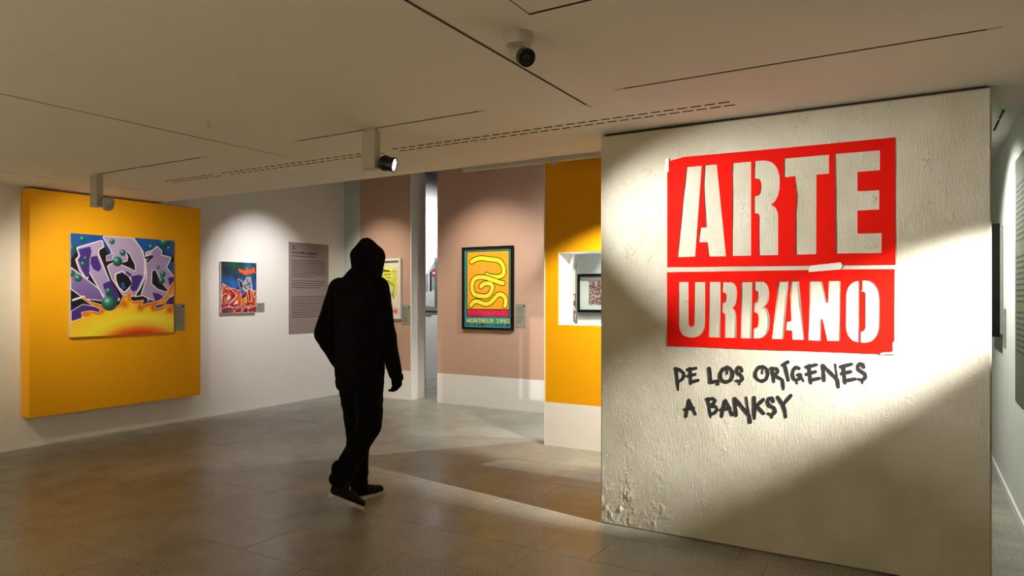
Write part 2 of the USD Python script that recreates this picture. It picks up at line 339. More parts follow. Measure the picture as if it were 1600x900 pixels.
# ---- orange display panel and the graffiti canvas
PFX = -6.811; PY0, PY1, PZ0, PZ1 = 3.083, 4.782, .287, 2.343
obj('display_panel', rbx(XL + .0005, PFX, PY0, PY1, PZ0, PZ1, .003), M['orange'], label='large square orange box panel mounted on the left wall', cat='panel')
gw, gh = 1.035, .975
g = thing('graffiti_painting', 'square canvas of violet graffiti letters above yellow flames on the orange panel', 'painting', (PFX, 3.412, .993), 90)
obj('canvas', rbx(0, gw, -.030, -.0005, 0, gh, .003), M['canvas'], g)
pr = Print(gw - .004, gh - .004, 330, 310, (20, 78, 150))
pr.quad((98, 65), (862, 125), (862, 808), (88, 832))
t = np.clip((pr.V * 1.6), 0, 1)[..., None]
pr.img = np.array([14., 84, 160]) * (1 - t) + np.array([22., 34, 100]) * t
n_ = meshkit.fbm(np.stack([pr.U * 6, pr.V * 6, pr.U * 0], -1), 3, 2)[..., None]
pr.img *= .75 + .5 * n_
LAV, LAV2, PUR, BLK, WHT = (158, 138, 192), (186, 168, 212), (70, 42, 132), (14, 12, 18), (232, 228, 240)
# black shadows of the letters
pr.poly([(100, 255), (150, 170), (330, 112), (350, 180), (400, 260), (480, 330), (560, 200), (640, 130), (700, 190), (760, 170), (800, 240), (862, 230), (862, 560), (700, 600), (400, 620), (98, 600)], BLK, smooth=.01)
for pts_ in ([(108, 60), (160, 66), (220, 90), (150, 180), (100, 250)], [(570, 95), (862, 118), (862, 250), (760, 165), (650, 220)], [(800, 250), (862, 290), (862, 380), (820, 320)]):
    pr.poly(pts_, lambda u, v: np.c_[20 + 20 * v, 90 - 30 * v, 168 - 20 * v])
def shade(c0, c1, ax='v'):
    c0, c1 = np.array(c0, float), np.array(c1, float)
    return lambda u, v: c0 + (c1 - c0) * np.clip((v if ax == 'v' else u), 0, 1)[:, None]
# first letter: two strokes
pr.poly([(98, 320), (190, 390), (300, 480), (340, 560), (200, 545), (98, 470)], shade(LAV2, PUR), (.010, WHT), .004)
pr.poly([(140, 260), (165, 235), (150, 175), (325, 125), (335, 165), (300, 185), (295, 215), (375, 420), (450, 560), (350, 545), (225, 330), (215, 400), (165, 335)], shade(LAV2, LAV), (.012, WHT), .004)
pr.poly([(152, 185), (240, 165), (250, 200), (235, 260), (232, 380), (210, 390), (175, 330), (150, 262), (168, 232)], PUR, None, .006)
pr.poly([(245, 240), (290, 232), (322, 320), (300, 350), (262, 330), (242, 290)], PUR, None, .01)
pr.poly([(330, 440), (390, 415), (450, 520), (430, 610), (360, 540)], PUR, None, .01)
# middle letter: big bowl
pr.poly([(335, 92), (560, 108), (625, 200), (648, 300), (640, 400), (600, 480), (560, 530), (480, 520), (400, 400), (370, 310), (420, 280), (395, 190)], shade(LAV2, LAV), (.010, WHT), .01)
pr.poly([(360, 235), (410, 215), (400, 262), (362, 270)], LAV, (.006, WHT))
pr.poly([(500, 195), (530, 225), (568, 300), (570, 345), (525, 320), (455, 290), (515, 275), (520, 240)], BLK, (.010, WHT), .004)
pr.poly([(430, 370), (475, 355), (520, 385), (548, 440), (490, 500), (450, 460), (432, 410)], BLK, (.016, WHT), .012)
pr.poly([(460, 435), (485, 425), (502, 470), (478, 485)], (24, 80, 160), None, .004)
pr.poly([(540, 385), (600, 375), (635, 385), (600, 480), (555, 500), (530, 470), (548, 440)], PUR, None, .01)
pr.poly([(500, 345), (545, 370), (535, 390), (500, 362)], PUR, None, .003)
pr.line([(560, 108), (615, 180), (642, 260), (640, 380), (570, 535), (660, 525), (668, 570)], .012, WHT)
# third letter
pr.poly([(655, 215), (700, 200), (735, 172), (765, 200), (765, 235), (835, 250), (800, 320), (862, 400), (862, 520), (800, 560), (700, 560), (620, 520), (660, 400), (655, 300)], shade(LAV, LAV2), (.012, WHT), .005)
pr.poly([(700, 350), (722, 340), (760, 430), (815, 490), (800, 500), (740, 480), (696, 440)], BLK, (.009, WHT), .004)
pr.poly([(700, 505), (760, 520), (790, 560), (720, 570)], PUR, None, .006)
pr.poly([(815, 400), (862, 390), (862, 440), (830, 460)], PUR, None, .006)
pr.line([(650, 250), (700, 240), (662, 275)], .02, BLK); pr.line([(660, 235), (690, 215)], .014, WHT)
# dark wisps below
pr.poly([(98, 620), (200, 580), (320, 600), (430, 600), (560, 560), (700, 580), (862, 540), (862, 640), (98, 720)], (58, 38, 118))
pr.poly([(98, 640), (180, 590), (310, 615), (330, 650), (180, 650), (170, 690), (98, 710)], PUR, (.006, WHT), .004)
pr.line([(98, 600), (150, 575), (200, 560)], .03, BLK); pr.line([(110, 555), (190, 530)], .02, WHT)
# flames
flame = Polygon(pr.map([(88, 720), (185, 690), (175, 650), (240, 640), (300, 655), (318, 625), (250, 590), (180, 540), (98, 455), (98, 480), (150, 515), (250, 578), (330, 600), (400, 625), (455, 600), (480, 540), (520, 520), (545, 495), (530, 560), (560, 575), (630, 565), (610, 610), (660, 590), (740, 575), (800, 540), (830, 470), (862, 430), (862, 450), (835, 530), (790, 585), (720, 600), (708, 628), (760, 622), (800, 598), (862, 605), (862, 640), (840, 630), (862, 660), (862, 830), (80, 850)])).buffer(.004).buffer(-.007).buffer(.004)
pr.fill(flame.buffer(.007), (250, 226, 190))
xc, yc = pr.map([(600, 960)])[0]
def fire(u, v):
    d = np.sqrt(((u - xc) * 1.0) ** 2 + ((v - yc) * 1.55) ** 2)
    stops = np.array([.24, .33, .41, .48, .58, .80]); cs = np.array([(206, 14, 14), (224, 44, 14), (244, 130, 16), (255, 206, 44), (255, 236, 52), (255, 196, 30)], float)
    return np.stack([np.interp(d, stops, cs[:, i]) for i in range(3)], -1)
pr.fill(flame, fire)
fm = pr.mask(flame); fb = flame.boundary; shapely.prepare(fb)
dist = shapely.distance(shapely.points(pr.U[fm], pr.V[fm]), fb)
wob = meshkit.fbm(np.stack([pr.U[fm] * 9, pr.V[fm] * 9, pr.U[fm] * 0], -1), 3, 55)
k = (np.exp(-(dist / (.010 + .05 * np.clip(wob - .35, 0, 1))) ** 2) * np.clip(1.5 - np.clip(pr.V[fm] - .72, 0, 1) * 8, 0, 1)).clip(0, .92)[:, None]
pr.img[fm] = pr.img[fm] * (1 - k) + np.array([222., 92, 14]) * k
for (x_, y_, r_, c_) in [(210, 680, .05, (214, 96, 14)), (320, 640, .04, (214, 96, 14)), (490, 590, .05, (214, 90, 10)), (610, 620, .05, (220, 96, 12)), (710, 620, .045, (220, 90, 12)), (830, 640, .05, (210, 80, 14)), (530, 525, .03, (226, 110, 20))]:
    k0 = pr.img.copy(); pr.glow((x_, y_), r_, c_, .85); m_ = pr.mask(flame); k1 = pr.img.copy(); pr.img = k0; pr.img[m_] = k1[m_]
for (x_, y_, r_) in [(410, 755, .022), (618, 780, .022), (668, 740, .014), (380, 718, .016), (285, 725, .018)]: pr.glow((x_, y_), r_, (255, 238, 214), .9)
for (x_, y_, r_) in [(480, 212, .030), (440, 275, .046), (402, 130, .024), (205, 250, .018), (186, 290, .022), (150, 395, .034), (372, 492, .032), (778, 372, .030), (768, 420, .034), (742, 322, .016), (100, 175, .045), (185, 110, .026), (100, 360, .03), (690, 170, .03), (790, 138, .06)]:
    pr.ball((x_, y_), r_, (30, 132, 118))
pr.ball((378, 582), .072, (34, 140, 122)); pr.fill(flame.intersection(sbox(0, .8, 1, 1)), fire)
for (x_, y_) in [(643, 362), (640, 392), (818, 175)]: pr.glow((x_, y_), .012, (255, 255, 255), .95)
pr.build(g, -.0304, x0=.002, z0=.002)

def pane(x0, x1, z0, z1, y, parent):
    return obj('glazing', (np.array([(x0, y, z0), (x1, y, z0), (x1, y, z1), (x0, y, z1)], float), np.array([(0, 1, 2), (0, 2, 3)])), M['glass'], parent)
# grey caption plates
def caption(loc, rotz, w, h, label):
    t_ = thing('caption_plate', label, 'label', loc, rotz, )
    obj('plate', rbx(0, w, -.004, -.0003, 0, h, .001), M['grey_plate'], t_)
    ls = []
    n = max(3, int(h / .022))
    for i in range(n):
        zz = h * .86 - i * h * .72 / n
        if rng.random() < .85: ls.append(bx(w * .12, w * (.12 + rng.uniform(.45, .74)), -.0044, -.0039, zz - .003, zz + .001))
    obj('small_print', cat_(ls), M['grey_print'], t_, kind='stuff')
    obj('corner_mark', bx(w * .78, w * .92, -.0045, -.0039, h * .86, h * .94), M['ink'], t_)
    return t_
caption((PFX, 4.462, 1.008), 90, .128, .29, 'tall grey caption plate on the orange panel beside the graffiti canvas')

# ---- small picture on the white wall
dw, dh = .492, .604
g = thing('small_graffiti_painting', 'small upright canvas with red orange lettering under a night blue sky', 'painting', (XL, 5.128, 1.178), 90)
obj('canvas', rbx(0, dw, -.034, -.0005, 0, dh, .003), M['canvas'], g)
pr = Print(dw - .004, dh - .004, 180, 216)
u, v = pr.U, pr.V
n_ = meshkit.fbm(np.stack([u * 4, v * 4, u * 0], -1), 4, 6)
n_ = np.clip((n_ - .5) * 1.9 + .5, 0, 1); sky = np.stack([10 + 34 * n_, 24 + 62 * n_ + 24 * v, 46 + 84 * n_ + 70 * np.clip(v * 1.6 - .1, 0, 1)], -1)
pr.img = sky
pr.glow((.35, .04), .30, (26, 84, 42), .85); pr.glow((.12, .2), .22, (20, 26, 40), .8); pr.glow((.75, .12), .22, (60, 130, 160), .7); pr.glow((.3, .42), .25, (40, 120, 200), .7); pr.glow((.55, .38), .1, (150, 200, 225), .6); pr.glow((.4, .3), .12, (24, 40, 70), .7)
pr.quad((135, 118), (603, 138), (600, 800), (122, 795))
W2 = (226, 220, 214)
def maroon(u_, v_):
    n = meshkit.fbm(np.stack([u_ * 12, v_ * 9, u_ * 0], -1), 3, 18)[:, None]; n = np.clip((n - .5) * 2.4 + .5, 0, 1)
    return np.array([64., 14, 34]) * (1 - n) + np.array([206., 60, 34]) * n
pr.poly([(122, 640), (130, 520), (170, 420), (250, 470), (300, 470), (360, 520), (400, 560), (440, 520), (480, 480), (560, 500), (603, 520), (603, 800), (122, 800)], maroon, (.010, W2), .01)
pr.poly([(470, 330), (520, 330), (530, 400), (545, 470), (500, 520), (440, 500), (400, 450), (430, 390)], (150, 158, 166), (.01, (228, 228, 230)), .01)
for l_ in ([(440, 440), (520, 400)], [(470, 350), (520, 470)], [(410, 430), (470, 480)]): pr.line(l_, .018, (40, 40, 46))
pr.poly([(350, 340), (395, 385), (415, 430), (400, 500), (380, 450)], (24, 30, 34), (.008, W2), .004)
pr.poly([(325, 470), (350, 455), (365, 490), (340, 510)], (30, 30, 40), None, .006)
for c_, r_, q_ in [((400, 246), .075, .035), ((455, 262), .10, .05), ((520, 250), .085, .045), ((560, 232), .05, .06), ((372, 224), .035, .022), ((470, 214), .03, .02), ((590, 262), .02, .012)]:
    (x_, y_), = pr.map([c_]); pr.fill(shapely.affinity.scale(Point(x_, y_).buffer(1), r_, q_), (226, 92, 26))
def ember(u_, v_):
    n = np.clip((meshkit.fbm(np.stack([u_ * 9, v_ * 9, u_ * 0], -1), 3, 8)[:, None] - .5) * 2 + .5, 0, 1)
    return np.array([116., 14, 30]) * (1 - n) + np.array([240., 104, 20]) * n
for p_ in ([(150, 400), (185, 470), (260, 490), (318, 545), (300, 600), (240, 640), (190, 665), (175, 620), (225, 560), (180, 520), (140, 560), (128, 720), (124, 640), (140, 500)],
           [(345, 490), (375, 500), (395, 620), (400, 690), (330, 720), (210, 700), (270, 640), (330, 590)],
           [(470, 500), (540, 500), (580, 600), (596, 720), (520, 690), (500, 720), (430, 690), (415, 620), (470, 580)],
           [(480, 490), (520, 480), (530, 640), (500, 650)], [(560, 520), (600, 510), (598, 560), (570, 590)]):
    pr.poly(p_, ember, (.012, W2), .008)
pr.poly([(225, 560), (250, 580), (235, 610), (200, 640), (205, 600)], W2, None, .004); pr.poly([(335, 620), (350, 650), (340, 670), (280, 690), (300, 660)], W2, None, .004)
pr.poly([(440, 600), (470, 590), (475, 660), (440, 680)], (226, 160, 30), None, .004)
pr.poly([(124, 790), (130, 740), (180, 720), (250, 715), (290, 745), (280, 795)], lambda u_, v_: np.c_[60 + 150 * u_ * 2.4, 40 + u_ * 40, 90 - u_ * 120], (.010, W2), .006)
pr.poly([(300, 790), (320, 740), (410, 730), (380, 790)], (150, 26, 32), (.010, W2), .006)
pr.poly([(400, 790), (440, 730), (500, 740), (480, 790)], (110, 20, 40), (.010, W2), .006); pr.poly([(490, 790), (480, 750), (598, 710), (598, 790)], (140, 24, 48), (.010, W2), .006)
pr.build(g, -.0344, x0=.002, z0=.002)
caption((XL, 5.642, 1.182), 90, .122, .112, 'small square grey caption plate beside the small red and blue canvas')

# ---- text panels
def rows(w, h, top, bottom, left, right, pitch, y, seed, paras=()):
    r = np.random.default_rng(seed); out = []; z = h - top; i = 0
    while z > bottom:
        if i in paras: z -= pitch; i += 1; continue
        x = left; end = right - (r.uniform(.1, .35) * w if (i + 1) in paras else r.uniform(0, .02))
        while x < end:
            L = r.uniform(.012, .05); out.append(bx(x, min(x + L, end), y - .0006, y, z, z + pitch * .36)); x += L + .006
        z -= pitch; i += 1
    return cat_(out)
pw, ph = .692, 1.188
g = thing('text_panel', 'tall grey wall text panel on the white wall left of the walking person', 'text panel', (XL, 6.147, .890), 90)
obj('board', rbx(0, pw, -.006, -.0003, 0, ph, .001), M['panel_grey'], g)
tm = meshkit.text_mesh('De la calle a la galería', .031, .0008, bold=True); tm.apply_translation([.05, ph - .145, 0]); tm = upright(tm, -.006)
k_ = .42 / (tm.bounds[1][0] - .05); tm.vertices[:, 0] = .05 + (tm.vertices[:, 0] - .05) * k_
tn = upright(meshkit.text_mesh('2.', .05, .0008, bold=True), -.006); tn.apply_translation([.05, 0, ph - .09])
obj('heading', tm, M['ink'], g, label='dark heading lettering'); obj('section_number', tn, M['ink'], g)
obj('subheading', bx(.05, .45, -.0066, -.006, ph - .182, ph - .172), M['panel_ink'], g)
obj('body_text', rows(pw, ph, .24, .21, .05, pw - .05, .0295, -.006, 5, (8, 13, 14, 15)), M['panel_ink'], g, kind='stuff')

tw_, th_ = .80, 1.52
g = thing('green_text_panel', 'tall grey green text panel at the right edge of the photo', 'text panel', (XR, 5.373, .715), -90)
obj('board', rbx(0, tw_, -.006, -.0003, 0, th_, .001), M['green_panel'], g)
obj('body_text', rows(tw_, th_, .18, .30, .06, tw_ - .06, .034, -.006, 6, (11, 12, 22)), M['green_ink'], g, kind='stuff')

# ---- litho behind the person (white frame)
lw, lh = .60, .81
g = thing('framed_litho', 'white framed print with yellow green blots partly hidden by the walking person', 'picture', (-6.52, YB, 1.073), 0)
fr = sbox(0, 0, lw, lh).difference(sbox(.028, .028, lw - .028, lh - .028))
obj('frame', upright(ext(fr, .035), -.0005), M['white_frame'], g)
pr = Print(lw - .056, lh - .056, 150, 200, (238, 224, 206))
pr.img += (meshkit.fbm(np.stack([pr.U * 8, pr.V * 8, pr.U * 0], -1), 3, 12)[..., None] - .5) * 26
pr.fill(sbox(0, 0, 1, .045), (150, 144, 128))
def yg(u_, v_):
    n = meshkit.fbm(np.stack([u_ * 7, v_ * 7, u_ * 0], -1), 3, 14)[:, None]; return np.array([222., 224, 74]) + (n - .5) * 70
pr.poly([(.1, .1), (.5, .1), (.88, .14), (.92, .3), (.86, .5), (.9, .6), (.7, .55), (.62, .42), (.3, .4), (.1, .5)], yg, None, .03)
pr.poly([(.86, .3), (.93, .45), (.9, .62), (.8, .66), (.76, .5)], yg, None, .02)
for l_, w_ in (([(.2, .19), (.45, .17), (.66, .19)], .03), ([(.5, .25), (.72, .24)], .012), ([(.55, .30), (.72, .30)], .012), ([(.30, .33), (.62, .36), (.8, .44), (.82, .52), (.74, .6), (.5, .62), (.35, .5)], .014), ([(.78, .6), (.8, .66)], .03), ([(.7, .70), (.74, .78)], .012)):
    pr.line(l_, w_, (60, 50, 44))
pr.poly([(.40, .40), (.66, .42), (.76, .48), (.72, .58), (.5, .58)], (220, 208, 200), None, .02)
pr.line([(.58, .19), (.9, .20)], .01, (130, 90, 110)); pr.line([(.94, .1), (.94, .8)], .008, (200, 140, 80))
pr.glow((.86, .90), .09, (196, 60, 74), .9); pr.glow((.66, .93), .08, (200, 90, 80), .6); pr.glow((.75, .82), .06, (214, 130, 110), .5)
pr.build(g, -.010, x0=.028, z0=.028)
pane(.028, lw - .028, .028, lh - .028, -.019, g)
caption((-5.912, YB, .998), 0, .135, .255, 'grey caption plate beside the white framed print, next to the doorway')

# ---- poster on the pink wall: a plain stand-in of loops, with its lettering
fw_, fh_ = .742, 1.026
g = thing('framed_poster', 'black framed orange poster with plain yellow loops and teal border on the pink wall', 'poster', (-4.926, YB, .964), 0)
fr = sbox(0, 0, fw_, fh_).difference(sbox(.026, .026, fw_ - .026, fh_ - .026))
obj('frame', upright(ext(fr, .034), -.0005), M['black_frame'], g)
pr = Print(fw_ - .052, fh_ - .052, 200, 280, (48, 150, 148))
pr.fill(sbox(.050, .030, .955, .862), (22, 20, 18)); pr.fill(sbox(.062, .038, .943, .765), (255, 172, 30)); pr.fill(sbox(.062, .775, .943, .854), (226, 16, 88))
def ribbon(ctrl, w_):
    c_ = np.array(ctrl, float)
    from scipy.interpolate import splprep, splev
    tck, _ = splprep(c_.T, s=0, k=3); p = np.array(splev(np.linspace(0, 1, 160), tck)).T
    g_ = LineString(p); asp = pr.w / pr.h
    def buf(r):
        s_ = shapely.affinity.scale(g_, 1, 1 / asp, origin=(0, 0)).buffer(r); return shapely.affinity.scale(s_, 1, asp, origin=(0, 0))
    pr.fill(buf(w_ / 2 + .014), (30, 26, 12)); pr.fill(buf(w_ / 2), (255, 240, 44))
ribbon([(.16, .16), (.34, .12), (.60, .14), (.80, .20), (.84, .30), (.70, .36), (.48, .33)], .075)
ribbon([(.82, .44), (.62, .40), (.36, .36), (.18, .42), (.18, .54), (.36, .60), (.56, .56), (.60, .48), (.48, .44), (.36, .48)], .075)
ribbon([(.14, .72), (.30, .67), (.46, .70), (.60, .66), (.74, .58), (.86, .62), (.86, .72)], .075)
pr.build(g, -.010, x0=.026, z0=.026)
ink = [bx(.06 + i * .052, .06 + i * .052 + rng.uniform(.018, .042), -.0110, -.0102, .050, .058 + rng.uniform(0, .014)) for i in range(12)]
obj('small_print', cat_(ink), M['ink'], g, kind='stuff')
M['letter_yellow'] = mat('poster_letter_yellow', srgb((250, 228, 110)), .55, .3)
for word, x_, wd in (('MONTREUX', .058, .40), ('1983', .50, .19)):
    tm = upright(meshkit.text_mesh(word, .046, .0008, bold=True), -.0102); tm.vertices[:, 0] = (tm.vertices[:, 0] - tm.bounds[0][0]) * wd / (tm.bounds[1][0] - tm.bounds[0][0]); tm.apply_translation([x_, 0, .088])
    obj('lettering', tm, M['letter_yellow'], g, label='yellow lettering along the foot of the poster')
pane(.026, fw_ - .026, .026, fh_ - .026, -.019, g)
caption((-4.158, YB, 1.0), 0, .134, .285, 'grey caption plate beside the black framed poster on the pink wall')

# ---- mural of a house on the far left wall, seen through the doorway
mw, mh = 1.5, 1.0
g = thing('house_mural', 'grey cut-out photo print of a street corner house with a red no-entry sign', 'mural', (XL, 8.75, 1.03), 90)
def mp(px, py): p = at(px, py, 'x', XL); return (p[1] - 8.75, p[2] - 1.03)
x1, x2 = .295, .576
sil = [(0, .05), (0, .62), (.32, .80), (.50, 1.00), (.64, .98), (1.2, .80), (1.5, .78), (1.5, .10), (1.1, .02), (.45, .04), (.36, .00), (.12, .06)]
obj('print_backing', upright(ext(Polygon(sil), .003), -.0003), mat('mural_base', srgb((120, 122, 122)), .7, .25), g)
def patch(nm, pts_, col, lay, lab=None):
    return obj(nm, upright(ext(Polygon(pts_), .0006), -.0033 - .0006 * lay), mat('mural_' + nm + str(lay), srgb(col), .7, .25, 14, .12), g, label=lab)
patch('shaded_wall', [(.50, .20), (.50, .93), (.64, .96), (1.2, .78), (1.5, .76), (1.5, .22), (1.1, .14), (.52, .16)], (92, 96, 96), 0)
patch('front_wall', [(0, .22), (0, .58), (.32, .72), (.50, .93), (.50, .18)], (140, 144, 142), 0)
patch('stone_base', [(0, .20), (0, .36), (.50, .46), (.50, .17)], (196, 198, 194), 1)
patch('roof_edge', [(0, .58), (0, .63), (.32, .80), (.50, 1.00), (.50, .93), (.32, .725)], (206, 208, 206), 1)
patch('pavement', [(0, .05), (0, .20), (.5, .16), (1.1, .13), (1.5, .2), (1.5, .1), (1.1, .02), (.45, .04), (.36, .0), (.12, .06)], (128, 124, 120), 1)
patch('kerb', [(.0, .09), (0, .12), (.5, .10), (1.1, .08), (1.1, .05), (.5, .07)], (44, 42, 40), 2)
patch('window_print', [(.36, .42), (.36, .74), (.42, .77), (.42, .43)], (44, 46, 48), 2)
patch('window_surround', [(.33, .41), (.33, .74), (.36, .76), (.36, .42)], (214, 216, 214), 2)
sg = Point(.475, .735).buffer(.055); sg = shapely.affinity.scale(sg, .85, 1.3)
obj('road_sign', upright(ext(sg, .0006), -.0051), mat('no_entry_red', srgb((170, 30, 44)), .6, .3), g, label='red disc of the no-entry sign')
obj('road_sign_bar', bx(.445, .505, -.0063, -.0057, .72, .75), M['white_frame'], g)

# ---- picture seen through the niche
g = thing('niche_picture', 'black framed dotted print seen through the opening in the orange wall', 'picture', (-3.335, YB, 1.195), 0)
nw, nh = .74, .435
fr = sbox(0, 0, nw, nh).difference(sbox(.030, .030, nw - .030, nh - .030))
obj('frame', upright(ext(fr, .05), -.0005), M['black_frame'], g)
obj('mount', bx(.03, nw - .03, -.010, -.001, .03, nh - .03), mat('pale_green_mount', srgb((200, 208, 192)), .7, .25), g)
pr = Print(.46, .27, 150, 90, (176, 160, 146))
n_ = meshkit.noise(np.stack([pr.U * 46, pr.V * 27, pr.U * 0], -1), 31); n2 = meshkit.noise(np.stack([pr.U * 40, pr.V * 24, pr.U * 0 + 3], -1), 33)
pr.img[n_ > .52] = (44, 36, 40); pr.img[(n2 > .66)] = (150, 84, 92)
pr.build(g, -.0108, x0=.14, z0=.085)
pane(.03, nw - .03, .03, nh - .03, -.029, g)
g = thing('niche_post', 'narrow grey framed patterned strip standing behind the niche reveal', 'panel', (-2.845, YM + YT + .03, .9), 0)
pr = Print(.030, 1.0, 14, 220, (176, 172, 160))
n_ = meshkit.noise(np.stack([pr.U * 2, pr.V * 40, pr.U * 0], -1), 41); pr.img[(n_ > .55) & (pr.V > .5)] = (84, 70, 60); pr.img[(n_ < .3) & (pr.V > .4)] = (206, 178, 120)
obj('strip', rbx(0, .03, 0, .02, 0, 1.0, .002), M['white_frame'], g); pr.build(g, -.0006)
obj('edge', bx(.030, .040, 0, .02, 0, 1.0), mat('dark_edge', (.07, .08, .08), .6), g)

# ---- right corridor: black framed picture seen edge on, and its caption
g = thing('corridor_picture', 'black framed picture seen almost edge on in the right corridor', 'picture', (XR, 6.70, 1.08), -90)
bw, bh = .58, .83
obj('spacer', bx(.02, bw - .02, -.02, -.0005, .02, bh - .02), M['white_frame'], g)
fr = sbox(0, 0, bw, bh).difference(sbox(.025, .025, bw - .025, bh - .025)); obj('frame', upright(ext(fr, .045), -.02), M['black_frame'], g)
obj('print', bx(.025, bw - .025, -.035, -.021, .025, bh - .025), M['panel_grey'], g)
caption((XR, 6.06, 1.01), -90, .13, .28, 'grey caption plate beside the edge-on picture in the right corridor')

# ------------------------------------------------------------------ red title sign: two stencil boards, letters cut out
A = lambda pts_: [(1030 + x_ / 4.0895, 200 + y_ / 4.0909) for x_, y_ in pts_]
B = lambda pts_: [(1200 + x_ / 4.0905, 200 + y_ / 4.0909) for x_, y_ in pts_]
Cc = lambda pts_: [(1030 + x_ / 5.6263, 400 + y_ / 5.625) for x_, y_ in pts_]
D = lambda pts_: [(1200 + x_ / 5.6238, 400 + y_ / 5.625) for x_, y_ in pts_]
H = lambda pts_: [(1040 + x_ / 4.8485, 555 + y_ / 4.852) for x_, y_ in pts_]
def onwall(px): return [(p[0], p[2]) for p in (at(a, b, 'y', YF) for a, b in px)]
def round_poly(px, r=.0):
    g_ = Polygon(onwall(px)).buffer(0)
    return g_.buffer(r).buffer(-2 * r).buffer(r) if r else g_
up_out = A([(52, 890), (52, 282), (62, 280), (62, 212), (160, 185), (777, 130)]) + B([(812, 60), (815, 873), (480, 877), (0, 882)])
lo_out = Cc([(70, 143), (70, 790), (1069, 828)]) + D([(380, 838), (992, 860), (1010, 852), (1095, 845), (1098, 758), (1110, 755), (1113, 115), (640, 119)]) + Cc([(1069, 127)])
UPL = [A([(173, 250), (272, 242), (230, 822), (118, 826)]), A([(290, 239), (368, 233), (427, 820), (316, 822), (306, 730), (252, 730), (262, 637), (300, 635), (283, 360)]),
       A([(468, 225), (587, 215), (587, 816), (466, 818)]),
       A([(608, 213), (640, 209), (670, 208), (700, 212), (722, 221), (738, 235), (754, 258), (765, 290), (770, 320), (770, 350), (768, 390), (760, 430), (745, 462), (730, 480), (712, 490), (730, 498), (745, 512), (757, 538), (761, 570), (761, 812), (637, 815), (637, 570), (634, 555), (628, 548), (606, 543), (606, 436), (630, 432), (643, 415), (648, 380), (648, 360), (643, 340), (632, 326), (606, 322)]),
       B([(102, 196), (390, 171), (390, 293), (310, 298), (308, 806), (177, 810), (175, 560), (183, 430), (172, 340), (172, 308), (102, 316)]),
       B([(428, 166), (716, 143), (716, 270), (572, 281), (572, 404), (711, 397), (711, 521), (572, 528), (572, 675), (726, 670), (726, 799), (434, 803), (428, 560)])]
LOL = [Cc([(172, 228), (258, 228), (260, 590), (264, 608), (272, 618), (285, 622), (297, 618), (305, 606), (308, 590), (312, 228), (406, 228), (404, 600), (400, 630), (390, 660), (370, 688), (345, 706), (315, 715), (290, 716), (260, 714), (230, 705), (205, 690), (188, 665), (177, 635), (173, 600)]),
       Cc([(441, 228), (540, 226), (540, 716), (438, 714)]),
       Cc([(558, 228), (620, 228), (640, 232), (658, 242), (670, 256), (679, 276), (684, 310), (684, 345), (680, 390), (672, 422), (660, 442), (645, 458), (660, 468), (670, 482), (677, 510), (680, 560), (680, 720), (578, 720), (578, 525), (574, 506), (553, 495), (555, 412), (575, 408), (584, 398), (588, 380), (588, 348), (584, 330), (574, 320), (555, 318)]),
       Cc([(722, 228), (818, 226), (816, 724), (718, 722)]),
       Cc([(836, 224), (900, 224), (922, 229), (942, 244), (957, 268), (966, 300), (968, 335), (965, 380), (955, 412), (940, 433), (922, 445), (942, 457), (957, 478), (967, 508), (973, 545), (974, 585), (968, 635), (955, 674), (935, 700), (905, 718), (870, 724), (830, 724), (832, 634), (855, 631), (866, 618), (871, 590), (872, 545), (868, 515), (858, 500), (832, 494), (832, 410), (852, 407), (860, 395), (863, 370), (863, 335), (858, 312), (850, 302), (834, 298)]),
       D([(92, 224), (182, 221), (138, 730), (34, 730)]), D([(202, 221), (274, 220), (320, 738), (214, 735), (212, 655), (158, 652), (168, 572), (205, 572), (195, 350)]),
       D([(364, 220), (476, 220), (526, 440), (534, 218), (640, 218), (634, 748), (522, 745), (472, 525), (466, 745), (356, 742), (366, 400)]),
       D([(803, 216), (775, 222), (750, 231), (725, 250), (704, 278), (692, 312), (686, 350), (685, 620), (690, 660), (702, 695), (722, 724), (745, 744), (775, 754), (803, 758)]),
       D([(830, 214), (865, 211), (892, 216), (918, 229), (942, 250), (962, 280), (976, 318), (983, 370), (983, 620), (977, 658), (963, 695), (942, 724), (915, 746), (880, 759), (850, 762), (815, 760), (815, 664), (835, 662), (848, 650), (856, 625), (857, 340), (853, 323), (842, 314), (816, 310), (830, 296)])]
sign = thing('title_sign', 'large red stencil sign reading ARTE URBANO on the rough plaster wall', 'sign')
def board(nm, outline, letters):
    s = round_poly(outline)
    for L in letters: s = s.difference(round_poly(L, .0022))
    obj(nm, upright(ext(s, .0010), YF - .0008), M['red'], sign)
board('upper_board', up_out, UPL); board('lower_board', lo_out, LOL)
for pts_ in (D([(358, 118), (380, 84), (640, 56), (655, 82), (636, 118), (358, 142)]), A([(40, 200), (62, 196), (62, 280), (40, 284)]), D([(1096, 755), (1116, 752), (1122, 862), (1096, 848)]), D([(988, 850), (1095, 842), (1122, 862), (990, 868)])):
    obj('tape_strip', upright(ext(round_poly(pts_), .0006), YF - .0019), M['tape'], sign, label='strip of cream masking tape')

